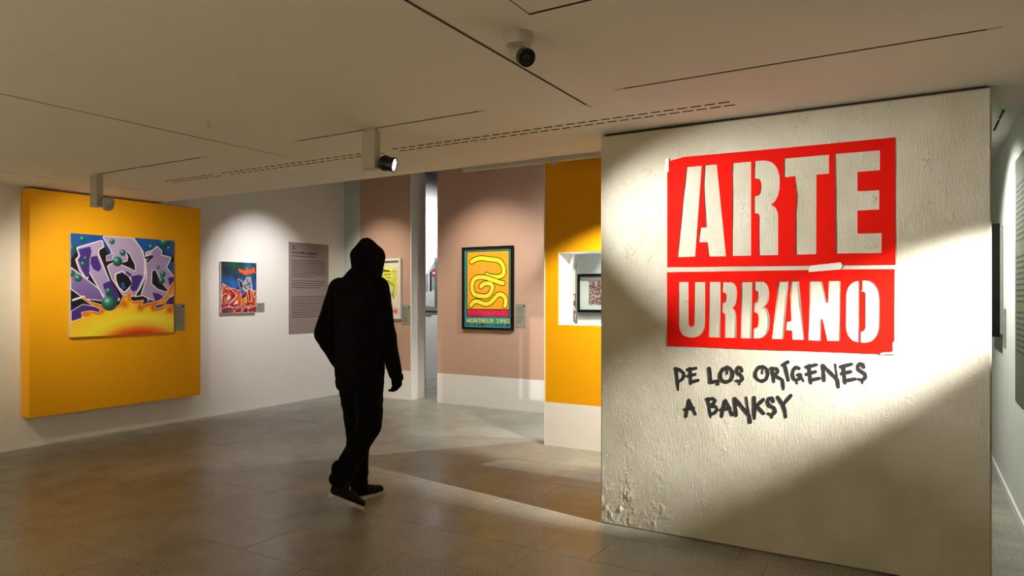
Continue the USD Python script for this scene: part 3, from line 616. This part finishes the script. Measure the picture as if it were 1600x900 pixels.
# sprayed subtitle
strokes = [[(80, 100), (88, 180), (95, 262)], [(75, 100), (112, 112), (138, 135), (141, 158), (125, 185), (86, 212)],
 [(185, 100), (192, 215)], [(168, 110), (205, 104), (232, 98)], [(170, 158), (225, 145)], [(188, 205), (248, 190)],
 [(332, 98), (345, 205)], [(340, 205), (398, 195), (398, 218)],
 [(470, 92), (438, 104), (418, 135), (416, 168), (430, 192), (462, 203), (494, 190), (509, 160), (508, 125), (492, 100), (465, 90)], [(466, 112), (468, 140)],
 [(578, 120), (572, 97), (552, 92), (538, 108), (545, 135), (575, 155), (586, 178), (568, 198), (535, 192)], [(562, 195), (562, 220)],
 [(735, 85), (700, 98), (680, 130), (680, 160), (698, 187), (733, 198), (764, 180), (775, 145), (768, 108), (748, 90), (712, 90)], [(733, 110), (733, 138)],
 [(805, 98), (820, 200)], [(800, 100), (842, 103), (852, 122), (840, 140), (815, 150)], [(815, 150), (885, 185), (893, 256)],
 [(888, 75), (925, 52)], [(905, 85), (930, 190)],
 [(1010, 100), (988, 90), (968, 112), (961, 150), (970, 180), (990, 190), (1018, 176), (1022, 145), (1000, 150)], [(990, 190), (996, 213)], [(1022, 150), (1045, 195)],
 [(1085, 80), (1100, 210)], [(1065, 90), (1142, 72)], [(1068, 145), (1135, 125)], [(1095, 190), (1165, 175)],
 [(1200, 190), (1190, 75), (1300, 185), (1308, 240)], [(1300, 185), (1285, 70)],
 [(1345, 85), (1360, 210)], [(1328, 88), (1408, 68)], [(1335, 140), (1400, 125)], [(1355, 195), (1435, 180)],
 [(1500, 90), (1492, 70), (1470, 66), (1456, 85), (1460, 108), (1485, 126), (1510, 142), (1515, 168), (1492, 190), (1458, 180)], [(1488, 185), (1490, 210)],
 [(155, 463), (165, 400), (178, 340), (225, 445)], [(145, 412), (215, 400)],
 [(320, 330), (340, 470)], [(312, 335), (360, 328), (378, 342), (365, 365), (335, 385)], [(335, 385), (380, 390), (392, 410), (375, 435), (345, 450)],
 [(425, 463), (435, 400), (455, 340), (505, 450)], [(418, 415), (490, 400)],
 [(535, 455), (525, 325), (635, 455), (642, 506)], [(635, 455), (612, 318)],
 [(672, 320), (675, 480)], [(742, 335), (680, 395)], [(690, 385), (745, 440)],
 [(815, 350), (808, 325), (785, 326), (772, 352), (788, 382), (825, 398), (832, 428), (806, 455), (778, 440)], [(808, 450), (808, 470)],
 [(850, 318), (890, 375)], [(950, 305), (890, 375), (905, 420), (912, 468)]]
def brush(pts_):
    p = np.array(onwall(H(pts_))); d_ = np.r_[0, np.cumsum(np.linalg.norm(np.diff(p, axis=0), axis=1))]
    n = max(4, int(d_[-1] / .006)); s = np.linspace(0, d_[-1], n); q_ = np.c_[np.interp(s, d_, p[:, 0]), np.interp(s, d_, p[:, 1])]
    drip = (abs(p[-1, 0] - p[0, 0]) < .02 and p[0, 1] - p[-1, 1] < .045 and len(p) == 2)
    out = []
    for i in range(n - 1):
        w0 = (.0048 if drip else .0088) * (1 + .10 * math.sin(i * .7)) * (1 - .45 * max(0, (i / n - .72) / .28) if q_[-1, 1] < q_[0, 1] - .05 else 1)
        out.append(LineString(q_[i:i + 2]).buffer(w0))
    return unary_union(out)
per = [2, 4, 2, 2, 2, 2, 3, 2, 3, 4, 2, 4, 2, 2, 3, 2, 2, 3, 2, 2]
assert sum(per) == len(strokes)
sub = thing('sprayed_subtitle', 'two lines of black dripping sprayed hand lettering below the red sign', 'lettering')
i0 = 0
for n in per:
    glyph = unary_union([brush(q_) for q_ in strokes[i0:i0 + n]]).simplify(.0004); i0 += n
    obj('letter', upright(ext(glyph, .0006), YF - .0008), M['spray'], sub)

# ------------------------------------------------------------------ ceiling fittings
def track(i):
    t = tracks[i]; r = track_rect[i].bounds
    lab = ['short lighting track above the orange panel', 'lighting track carrying the lit spotlight in the middle', 'lighting track along the top right of the ceiling', 'long lighting track running towards the viewer at upper left', 'long lighting track passing the security camera', 'faint lighting track beside the left wall'][i]
    p = thing('lighting_track', lab + ', recessed in the ceiling', 'lighting track')
    x0, y0, x1_, y1 = r
    obj('channel', bx(x0 + .0005, x1_ - .0005, y0 + .0005, y1 - .0005, CZ + .0012, CZ + .06), M['dark_gap'], p)  # nearly flush, coloured dark for the shade in the slot
    e = .05
    if t[3] == 'x':
        for a in (x0, x1_ - e): obj('end_cap', rbx(a, a + e, y0 + .001, y1 - .001, CZ - .001, CZ + .0011, .0004), M['lamp_white'], p)
        obj('rail', bx(x0 + e, x1_ - e, y1 - .004, y1, CZ - .001, CZ + .001), M['lamp_white'], p)
    else:
        for a in (y0, y1 - e): obj('end_cap', rbx(x0 + .001, x1_ - .001, a, a + e, CZ - .001, CZ + .0011, .0004), M['lamp_white'], p)
        obj('rail', bx(x1_ - .004, x1_, y0 + e, y1 - e, CZ - .001, CZ + .001), M['lamp_white'], p)
for i in range(len(tracks)): track(i)
for (a, b), lab in zip(diff, ('short slotted air diffuser at the left end of the ceiling row', 'long slotted air diffuser left of the lit spotlight', 'longest slotted air diffuser running right of the lit spotlight')):
    p = thing('air_diffuser', lab, 'air vent')
    s = sbox(a, DY - .060, b, DY + .060); holes = []
    x = a + .03
    while x < b - .06:
        holes += [sbox(x, DY - .045, x + .056, DY - .023), sbox(x + .012, DY + .023, x + .068, DY + .045)]; x += .072
    m_ = ext(s.difference(unary_union(holes)), .0010); m_.apply_translation([0, 0, CZ - .0005])
    obj('slotted_plate', m_, M['ceiling'], p)
    obj('plenum', bx(a + .001, b - .001, DY - .058, DY + .058, CZ + .0012, CZ + .012), M['dark_gap'], p)  # dark sheet close behind the slots, coloured as their inner shade
p = thing('ceiling_hatch', 'square access hatch in the ceiling at the top edge of the photo', 'hatch')
hx, hy = hatch[0], hatch[1]
obj('hatch_panel', bx(hx + .005, hx + .590, hy - .590, hy - .016, CZ, CZ + .0010), M['ceiling'], p)
obj('hatch_rim', ext(sbox(hx, hy - .6, hx + .6, hy).difference(sbox(hx + .005, hy - .590, hx + .590, hy - .016)), .03).apply_translation([0, 0, CZ + .0012]), M['dark_gap'], p)  # dark strip filling the hatch joint in place of its shade
rx0, rx1 = -3.0, PX0
p = thing('curtain_rail', 'slim white rail under the ceiling edge in front of the pink and orange walls', 'rail')
obj('rail', rbx(rx0, rx1, EDGE + .002, EDGE + .034, CZ - .028, CZ + .012, .003), M['lamp_white'], p)
obj('rail_end', rbx(rx0 - .012, rx0, EDGE, EDGE + .036, CZ - .032, CZ + .014, .002), M['lamp_white'], p)
hk = at(866, 252, 'y', EDGE + .018)
obj('hanger', cat_([bx(hk[0] - .022, hk[0] + .022, EDGE + .008, EDGE + .028, CZ - .040, CZ - .028), tube_between((hk[0] - .012, EDGE + .018, CZ - .04), (hk[0], EDGE + .018, CZ - .062), .005), tube_between((hk[0] + .012, EDGE + .018, CZ - .04), (hk[0], EDGE + .018, CZ - .062), .005)]), M['lamp_white'], p)
ck = at(325, 190, 'z', CZ)
p = thing('ceiling_hook', 'tiny white hook hanging from the ceiling at left', 'hook', (ck[0], ck[1], CZ))
obj('hook_base', lathe_to([(0, 0), (.009, 0), (.007, .006), (0, .006)], (0, 0, 0), (0, 0, -1), 12), M['lamp_white'], p)
obj('hook_wire', cat_([tube_between((0, 0, -.004), (0, 0, -.022), .0028, 8), tube_between((0, 0, -.022), (.010, .004, -.032), .0028, 8), tube_between((.010, .004, -.032), (.002, .002, -.040), .0028, 8)]), M['lamp_grey'], p)
# security camera
sc = at(810, 54, 'z', CZ)
p = thing('security_camera', 'white ceiling security camera with a round black lens front', 'camera', (sc[0], sc[1], CZ))
obj('mount_base', lathe_to([(0, 0), (.058, 0), (.056, .030), (.048, .042), (0, .044)], (0, 0, 0), (0, 0, -1)), M['lamp_white'], p, smooth=30)
obj('neck', cat_([lathe_to([(0, 0), (.020, 0), (.018, .028), (0, .028)], (0, 0, -.04), (0, 0, -1), 20), trimesh.creation.icosphere(2, .021).apply_translation([0, 0, -.066])]), M['lamp_white'], p, smooth=40)
cd = np.array([.35 * R_[0] - .72 * F_[0], .35 * R_[1] - .72 * F_[1], -.42]); cd /= np.linalg.norm(cd)
c0 = np.array([0, 0, -.072]) - cd * .030
obj('housing', lathe_to([(0, 0), (.024, 0), (.031, .010), (.032, .082), (.030, .086), (0, .086)], c0, cd), M['lamp_white'], p, smooth=30)
obj('lens_front', lathe_to([(0, .085), (.0335, .085), (.0335, .112), (.029, .113), (.027, .108), (0, .106)], c0, cd), M['lens_black'], p, smooth=30)
obj('lens_glass', lathe_to([(0, .106), (.014, .106), (.010, .110), (0, .111)], c0, cd, 20), M['lens_black'], p, smooth=40)

# track spotlights: gear box on the track, yoke, cylindrical head, lens and the light itself
def spotlight(key, label, top_z=CZ, body='lamp_white', head='lamp_black', side=None):
    hp, aim, half, soft, power, col = LAMPS[key]
    hp, aim = np.array(hp, float), np.array(aim, float); d_ = (aim - hp) / np.linalg.norm(aim - hp)
    s = np.array(side, float) if side is not None else np.array([-d_[1], d_[0], 0]) / np.linalg.norm(d_[:2]) * .075
    bc = hp + s
    p = thing('track_spotlight', label, 'spotlight', (bc[0], bc[1], top_z))
    o = np.array([bc[0], bc[1], top_z])
    hz = hp[2] - top_z
    obj('track_adapter', rbx(-.04, .04, -.016, .016, -.018, .004, .002), M['lamp_white'], p)
    gt = -.016 if hz > -.3 else hz + .16
    if hz <= -.3: obj('drop_rod', tube_between((0, 0, -.016), (0, 0, gt + .004), .008, 12), M['lamp_white'], p)
    obj('gear_box', rbx(-.050, .050, -.028, .028, hz - .030, gt, .005), M[body], p)
    h = hp - o
    obj('swivel_arm', tube_between((0, 0, hz), h, .012), M[body], p)
    lh_ = obj('lamp_head', lathe_to([(0, -.045), (.028, -.045), (.040, -.030), (.042, .040), (.044, .042), (.044, .048), (.038, .048), (.037, .036), (0, .036)], h, d_), M[head], p, smooth=30)
    obj('cooling_fins', cat_([lathe_to([(.030, z_), (.0455, z_), (.0455, z_ + .004), (.030, z_ + .004)], h, d_) for z_ in (-.022, -.012, -.002)]), M[head], lh_, smooth=30)
    obj('lens', lathe_to([(0, .037), (.0365, .037), (.034, .043), (0, .044)], h, d_), M['lens'], lh_, smooth=40, label='glowing lens')
    L = UsdLux.SphereLight.Define(stage, str(p.GetPath()) + '/bulb_light')
    L.CreateRadiusAttr(.006 if key == 'back' else .025); L.CreateIntensityAttr(power); L.CreateColorAttr(Gf.Vec3f(*col)); L.CreateNormalizeAttr(True)
    sh = UsdLux.ShapingAPI.Apply(L.GetPrim()); sh.CreateShapingConeAngleAttr(half); sh.CreateShapingConeSoftnessAttr(soft)
    R4 = trimesh.geometry.align_vectors([0, 0, -1], d_); pos = h + d_ * .075
    m4 = np.eye(4); m4[:3, :3] = R4[:3, :3]; m4[:3, 3] = pos
    UsdGeom.Xformable(L).AddTransformOp().Set(Gf.Matrix4d(*m4.T.ravel()))
    return p
spotlight('title_left', 'lit track spotlight with black head hanging in the middle of the ceiling', side=(-.105, -.02, 0), body='lamp_white')
spotlight('orange', 'grey track spotlight in front of the orange panel', body='lamp_grey', head='lamp_grey', side=(-.085, -.045, 0))
spotlight('title_right', 'track spotlight out of view right of the plaster wall', side=(0, -.10, 0))
spotlight('cream', 'track spotlight out of view lighting the bare left wall')
for key, lab in (('poster_left', 'unseen high spotlight lighting the wall of the small canvas'), ('litho', 'unseen high spotlight lighting the white framed print'), ('framed_poster', 'unseen high spotlight lighting the black framed poster'),
                 ('niche', 'unseen high spotlight lighting the niche wall'), ('backwall', 'unseen high spotlight lighting the blue grey wall'), ('mural', 'unseen rear room spotlight lighting the house mural'), ('back', 'spotlight hidden behind the orange wall')):
    spotlight(key, lab, top_z=HI)  # these hang out of view, placed for the lit far walls
spotlight('corridor', 'unseen spotlight lighting the right corridor', top_z=2.48)  # out of view, placed to brighten the corridor wall
spotlight('rear_left', 'added fill spotlight behind the viewer at left'); spotlight('rear_right', 'added fill spotlight behind the viewer at right')
# thin slot vent on the corridor ceiling
p = thing('corridor_vent', 'short dark slot vent on the corridor ceiling', 'air vent')
obj('vent_slot', bx(.440, .452, 4.95, 5.18, 2.472, 2.481), M['dark_gap'], p); obj('vent_slot', bx(.440, .452, 5.22, 5.52, 2.472, 2.481), M['dark_gap'], p); obj('vent_frame', bx(.43, .462, 4.93, 5.54, 2.476, 2.4805), M['green_white'], p)

# ------------------------------------------------------------------ the walking person
def ball(c_, r, n=24):
    return m3.Manifold.sphere(float(r), n).translate([float(x_) for x_ in c_])
def bone(*cr):
    return m3.Manifold.batch_hull([ball(c_, r) for c_, r in cr])
def chain(*cr):
    return m3.Manifold.batch_boolean([bone(cr[i], cr[i + 1]) for i in range(len(cr) - 1)], m3.OpType.Add)
def union(*a): return m3.Manifold.batch_boolean(list(a), m3.OpType.Add)
def finish(man, edge=.014, it=8, lamb=.5, nu=.53):
    man = man.refine_to_length(edge); m_ = man.to_mesh()
    t = trimesh.Trimesh(np.array(m_.vert_properties[:, :3]), np.array(m_.tri_verts), process=True)
    trimesh.smoothing.filter_taubin(t, lamb=lamb, nu=nu, iterations=it); return t
def folds(t, amp, f, seed, stretch=(1, 1, .45)):
    n = t.vertex_normals; d_ = (meshkit.fbm(t.vertices * f * np.array(stretch), 3, seed) - .5) * amp
    t.vertices = t.vertices + n * d_[:, None]; return t
RV = np.array([.79, -.62]); HV = np.array([.62, .79])            # the walker's right and heading, in (right, ahead) of the camera
base = lf(-1.0, 4.5, 0)
J = {}
def j(n, lat, fw, z): J[n] = lf(lat, fw, z) - base
j('pelvis', -1.0, 4.5, .95); j('hipr', -.935, 4.45, .92); j('hipl', -1.065, 4.55, .92)
j('kneer', -.935, 4.50, .53); j('ankr', -1.085, 4.30, .215); j('kneel', -1.045, 4.62, .50); j('ankl', -1.04, 4.645, .09)
j('chest', -1.005, 4.5, 1.25); j('shr', -.868, 4.42, 1.425); j('shl', -1.150, 4.58, 1.42); j('neck', -.975, 4.51, 1.48); j('head', -.955, 4.53, 1.63)
j('elr', -.812, 4.42, 1.13); j('wrr', -.772, 4.50, .90); j('hdr', -.764, 4.52, .84); j('ell', -1.238, 4.50, 1.13); j('wrl', -1.135, 4.60, .90); j('hdl', -1.09, 4.66, .89)
h3 = HV[0] * R_ + HV[1] * F_; r3 = RV[0] * R_ + RV[1] * F_; up = np.array([0, 0, 1.0])
person = thing('person', 'person in black hooded top and dark trousers walking away across the floor', 'person', base)
# body: one continuous figure
hd = J['head']
fwd = h3 * .97 + up * .0
body = union(
    bone((J['hipr'] + up * .03, .095), (J['hipl'] + up * .03, .095), (J['pelvis'] + up * .05, .10)), bone((J['pelvis'] + up * .05, .10), (J['chest'] + r3 * .06, .095), (J['chest'] - r3 * .06, .095)),
    bone((J['chest'] + r3 * .07, .09), (J['chest'] - r3 * .07, .09), (J['shr'] - r3 * .03, .055), (J['shl'] + r3 * .03, .055)), bone((J['chest'] + up * .15, .07), (J['neck'], .055)), bone((J['neck'], .052), (hd - up * .05, .055)),
    chain((J['shr'], .055), (J['elr'], .040), (J['wrr'], .029)), chain((J['shl'], .055), (J['ell'], .040), (J['wrl'], .029)),
    bone((J['wrr'], .024), (J['wrr'] + (J['hdr'] - J['wrr']) * .7, .016)), bone((J['wrl'], .027), (J['hdl'], .032)),
    chain((J['hipr'], .085), (J['kneer'], .055), (J['ankr'], .038)), chain((J['hipl'], .085), (J['kneel'], .055), (J['ankl'], .038)),
    bone((J['ankl'], .036), (J['ankl'] + h3 * .10 - up * .055, .018)), bone((J['ankr'], .036), (J['ankr'] * .5 + (lf(-1.0, 4.38, .045) - base) * .5 - up * .01, .018)),
    bone((hd + up * .03 - fwd * .025, .066), (hd + up * .02 + fwd * .03, .060), (hd - up * .07 + fwd * .045, .042)),                       # skull and jaw
    bone((hd + fwd * .083 + up * .015, .010), (hd + fwd * .100 - up * .02, .012)), bone((hd + fwd * .080 - up * .058 + r3 * .02, .008), (hd + fwd * .080 - up * .058 - r3 * .02, .008)),   # nose, mouth
    bone((hd + r3 * .050 - up * .01, .010), (hd + r3 * .052 + up * .03, .011)), bone((hd - r3 * .050 - up * .01, .010), (hd - r3 * .052 + up * .03, .011)))
obj('body', finish(body, .012, 6), M['skin'], person, smooth=True)
M['eye'] = mat('eyes', (.05, .04, .035), .2, .5)
for sd in (-1, 1): obj('eye', trimesh.creation.icosphere(2, .011).apply_translation(hd + fwd * .080 + up * .022 + sd * r3 * .030), M['eye'], person, smooth=True)
# trousers
wst = .105
tr = union(bone((J['hipr'] + up * .06 - r3 * .02, wst), (J['hipl'] + up * .06 + r3 * .02, wst), (J['hipr'] - up * .02, .102), (J['hipl'] - up * .02, .102)),
    chain((J['hipr'] - up * .02, .104), (J['kneer'], .082), (J['ankr'] * .82 + J['kneer'] * .18, .066), (J['ankr'] + up * .02, .058)),
    chain((J['hipl'] - up * .02, .104), (J['kneel'], .080), (J['ankl'] + up * .16, .068), (J['ankl'] + up * .03, .062), (J['ankl'] + up * .0 + h3 * .012, .060)))
tr = folds(finish(tr, .013, 8), .022, 11, 4, (1, 1, 1.5))
obj('trousers', tr, M['trouser'], person, smooth=True)
# hooded top
ch = J['chest']
top = union(
    bone((J['pelvis'] + r3 * .075 - up * .08, .108), (J['pelvis'] - r3 * .085 - up * .08, .108), (J['pelvis'] + r3 * .07 + up * .06, .115), (J['pelvis'] - r3 * .08 + up * .06, .115)),
    bone((J['pelvis'] + r3 * .07 + up * .06, .115), (J['pelvis'] - r3 * .08 + up * .06, .115), (ch + r3 * .075, .122), (ch - r3 * .085, .122)),
    bone((ch + r3 * .075, .122), (ch - r3 * .085, .122), (J['shr'] - r3 * .03, .080), (J['shl'] + r3 * .03, .080)),
    bone((J['shr'] - r3 * .05, .07), (J['shl'] + r3 * .05, .07), (J['neck'] + up * .03, .085), (J['neck'] - h3 * .05, .085)),
    chain((J['shr'], .080), (J['elr'], .062), (J['wrr'], .046), (J['wrr'] * .55 + J['hdr'] * .45, .043)), chain((J['shl'], .080), (J['ell'], .063), (J['wrl'], .050), (J['hdl'], .052)),
    bone((J['wrl'], .05), (J['pelvis'] + h3 * .11 - r3 * .05, .06)),
    chain((J['shr'] - r3 * .02 + up * .012, .074), (J['shr'] * .5 + J['elr'] * .5, .074)))
hood = union(bone((hd + up * .050, .074), (hd - h3 * .045 + up * .01, .078), (hd - h3 * .035 - up * .085, .070), (hd + h3 * .055 + up * .015, .076), (hd + h3 * .045 - up * .09, .066), (hd + up * .082 - h3 * .01, .056)),
             bone((hd - h3 * .035 - up * .085, .070), (J['neck'] - h3 * .05, .085), (J['neck'] + h3 * .03, .075)),
             bone((J['neck'] - h3 * .05 + up * .02, .075), (J['shr'] - r3 * .07 - h3 * .01 - up * .01, .070), (J['shl'] + r3 * .06 - h3 * .01, .066)))
cav = union(bone((hd + h3 * .045 + up * .005, .052), (hd + h3 * .045 - up * .055, .050), (hd + h3 * .25 + up * .0, .056), (hd + h3 * .25 - up * .06, .054)))
top = top + hood - cav
top = folds(finish(top, .012, 8), .020, 10, 15, (1, 1, .8))
obj('hooded_top', top, M['cloth'], person, smooth=True)
hem = union(bone((J['pelvis'] + r3 * .075 - up * .135, .106), (J['pelvis'] - r3 * .085 - up * .135, .106))) ^ m3.Manifold.cube([1, 1, .07], True).translate([float(J['pelvis'][0]), float(J['pelvis'][1]), float(J['pelvis'][2] - .155)])
obj('hem_band', folds(finish(hem, .012, 3), .006, 60, 3), M['cloth'], person, smooth=True)
# right hand in a black glove, five fingers a little curled; left hand is in the front pocket
w, hh = J['wrr'], J['hdr']; dn = (hh - w) / np.linalg.norm(hh - w); sidev = h3 - dn * (h3 @ dn); sidev /= np.linalg.norm(sidev); inw = np.cross(dn, sidev); inw /= np.linalg.norm(inw)
if inw @ r3 > 0: inw = -inw
pc = w + dn * .065
glove = union(bone((w - dn * .05, .034), (w, .033), (w + dn * .03, .033)), bone((w + dn * .025 + sidev * .016, .019), (w + dn * .025 - sidev * .016, .019), (w + dn * .095 + sidev * .030, .014), (w + dn * .095 - sidev * .030, .013)))
for k_, (o_, L_) in enumerate(((.030, .072), (.010, .080), (-.010, .075), (-.030, .060))):
    k0 = w + dn * .095 + sidev * o_; k1 = k0 + dn * L_ * .48 + inw * .010 + sidev * o_ * .12; k2 = k1 + dn * L_ * .30 + inw * .020; k3 = k2 + dn * L_ * .16 + inw * .022
    glove = glove + chain((k0, .0105), (k1, .0098), (k2, .009), (k3, .008))
t0 = w + dn * .04 + sidev * .03; t1 = t0 + sidev * .024 + dn * .03 + inw * .008; t2 = t1 + sidev * .006 + dn * .03 + inw * .008
glove = glove + chain((t0 - sidev * .012, .016), (t1, .0115), (t2, .0095))
obj('glove', finish(glove, .004, 4), M['cloth'], person, smooth=True)
# socks and shoes
for nm in ('ankr', 'ankl'): obj('sock', finish(bone((J[nm] + up * .09, .047), (J[nm] - up * .02, .046)), .01, 4), M['trouser'], person, smooth=True)
def shoe(heel, toe, upv, nm):
    d_ = toe - heel; L_ = np.linalg.norm(d_); f_ = d_ / L_; s_ = np.cross(f_, upv); s_ /= np.linalg.norm(s_); u_ = np.cross(s_, f_)
    def P(a, b, c_): return heel + f_ * a * L_ + s_ * b + u_ * c_
    upper = union(bone((P(.13, 0, .055), .036), (P(.30, 0, .060), .037), (P(.16, 0, .10), .034), (P(.28, 0, .095), .033)), bone((P(.30, 0, .058), .037), (P(.62, .006, .042), .036), (P(.62, -.006, .042), .036)),
                  bone((P(.62, .012, .040), .033), (P(.62, -.012, .040), .033), (P(.86, .008, .034), .026), (P(.86, -.010, .034), .026)))
    outline = [(.03, 0), (.06, .026), (.20, .034), (.42, .032), (.65, .044), (.82, .042), (.95, .026), (1.0, 0), (.95, -.028), (.82, -.042), (.65, -.043), (.42, -.033), (.20, -.034), (.06, -.027)]
    so = Polygon([(a * L_, b) for a, b in outline]).buffer(.006).buffer(-.006); sm = ext(so, .024)
    sm = trimesh.Trimesh([P(0, 0, 0) + f_ * v_[0] + s_ * v_[1] + u_ * v_[2] for v_ in sm.vertices], sm.faces, process=False)
    um = finish(upper, .008, 6)
    um = trimesh.intersections.slice_mesh_plane(um, u_, P(0, 0, .018), cap=False)
    sp = obj('shoe', um, M['shoe'], person, smooth=True)
    obj('sole', sm, M['shoe_sole'], sp, label='pale rubber sole')
    ls = [tube_between(P(a, -.026, .078 - (a - .4) * .10), P(a + .02, .026, .078 - (a - .4) * .10), .003, 6) for a in (.40, .46, .52, .58)]
    obj('laces', cat_(ls), M['lace'], sp)
al = J['ankl']
hl = al - h3 * .065; hl[2] = 0.0
shoe(hl, hl + h3 * .285, up, 'left')
hr = lf(-1.135, 4.245, .135) - base; tr_ = lf(-.955, 4.40, .004) - base
dd = (tr_ - hr); dd = dd / np.linalg.norm(dd) * .28
shoe(tr_ - dd, tr_, up, 'right')
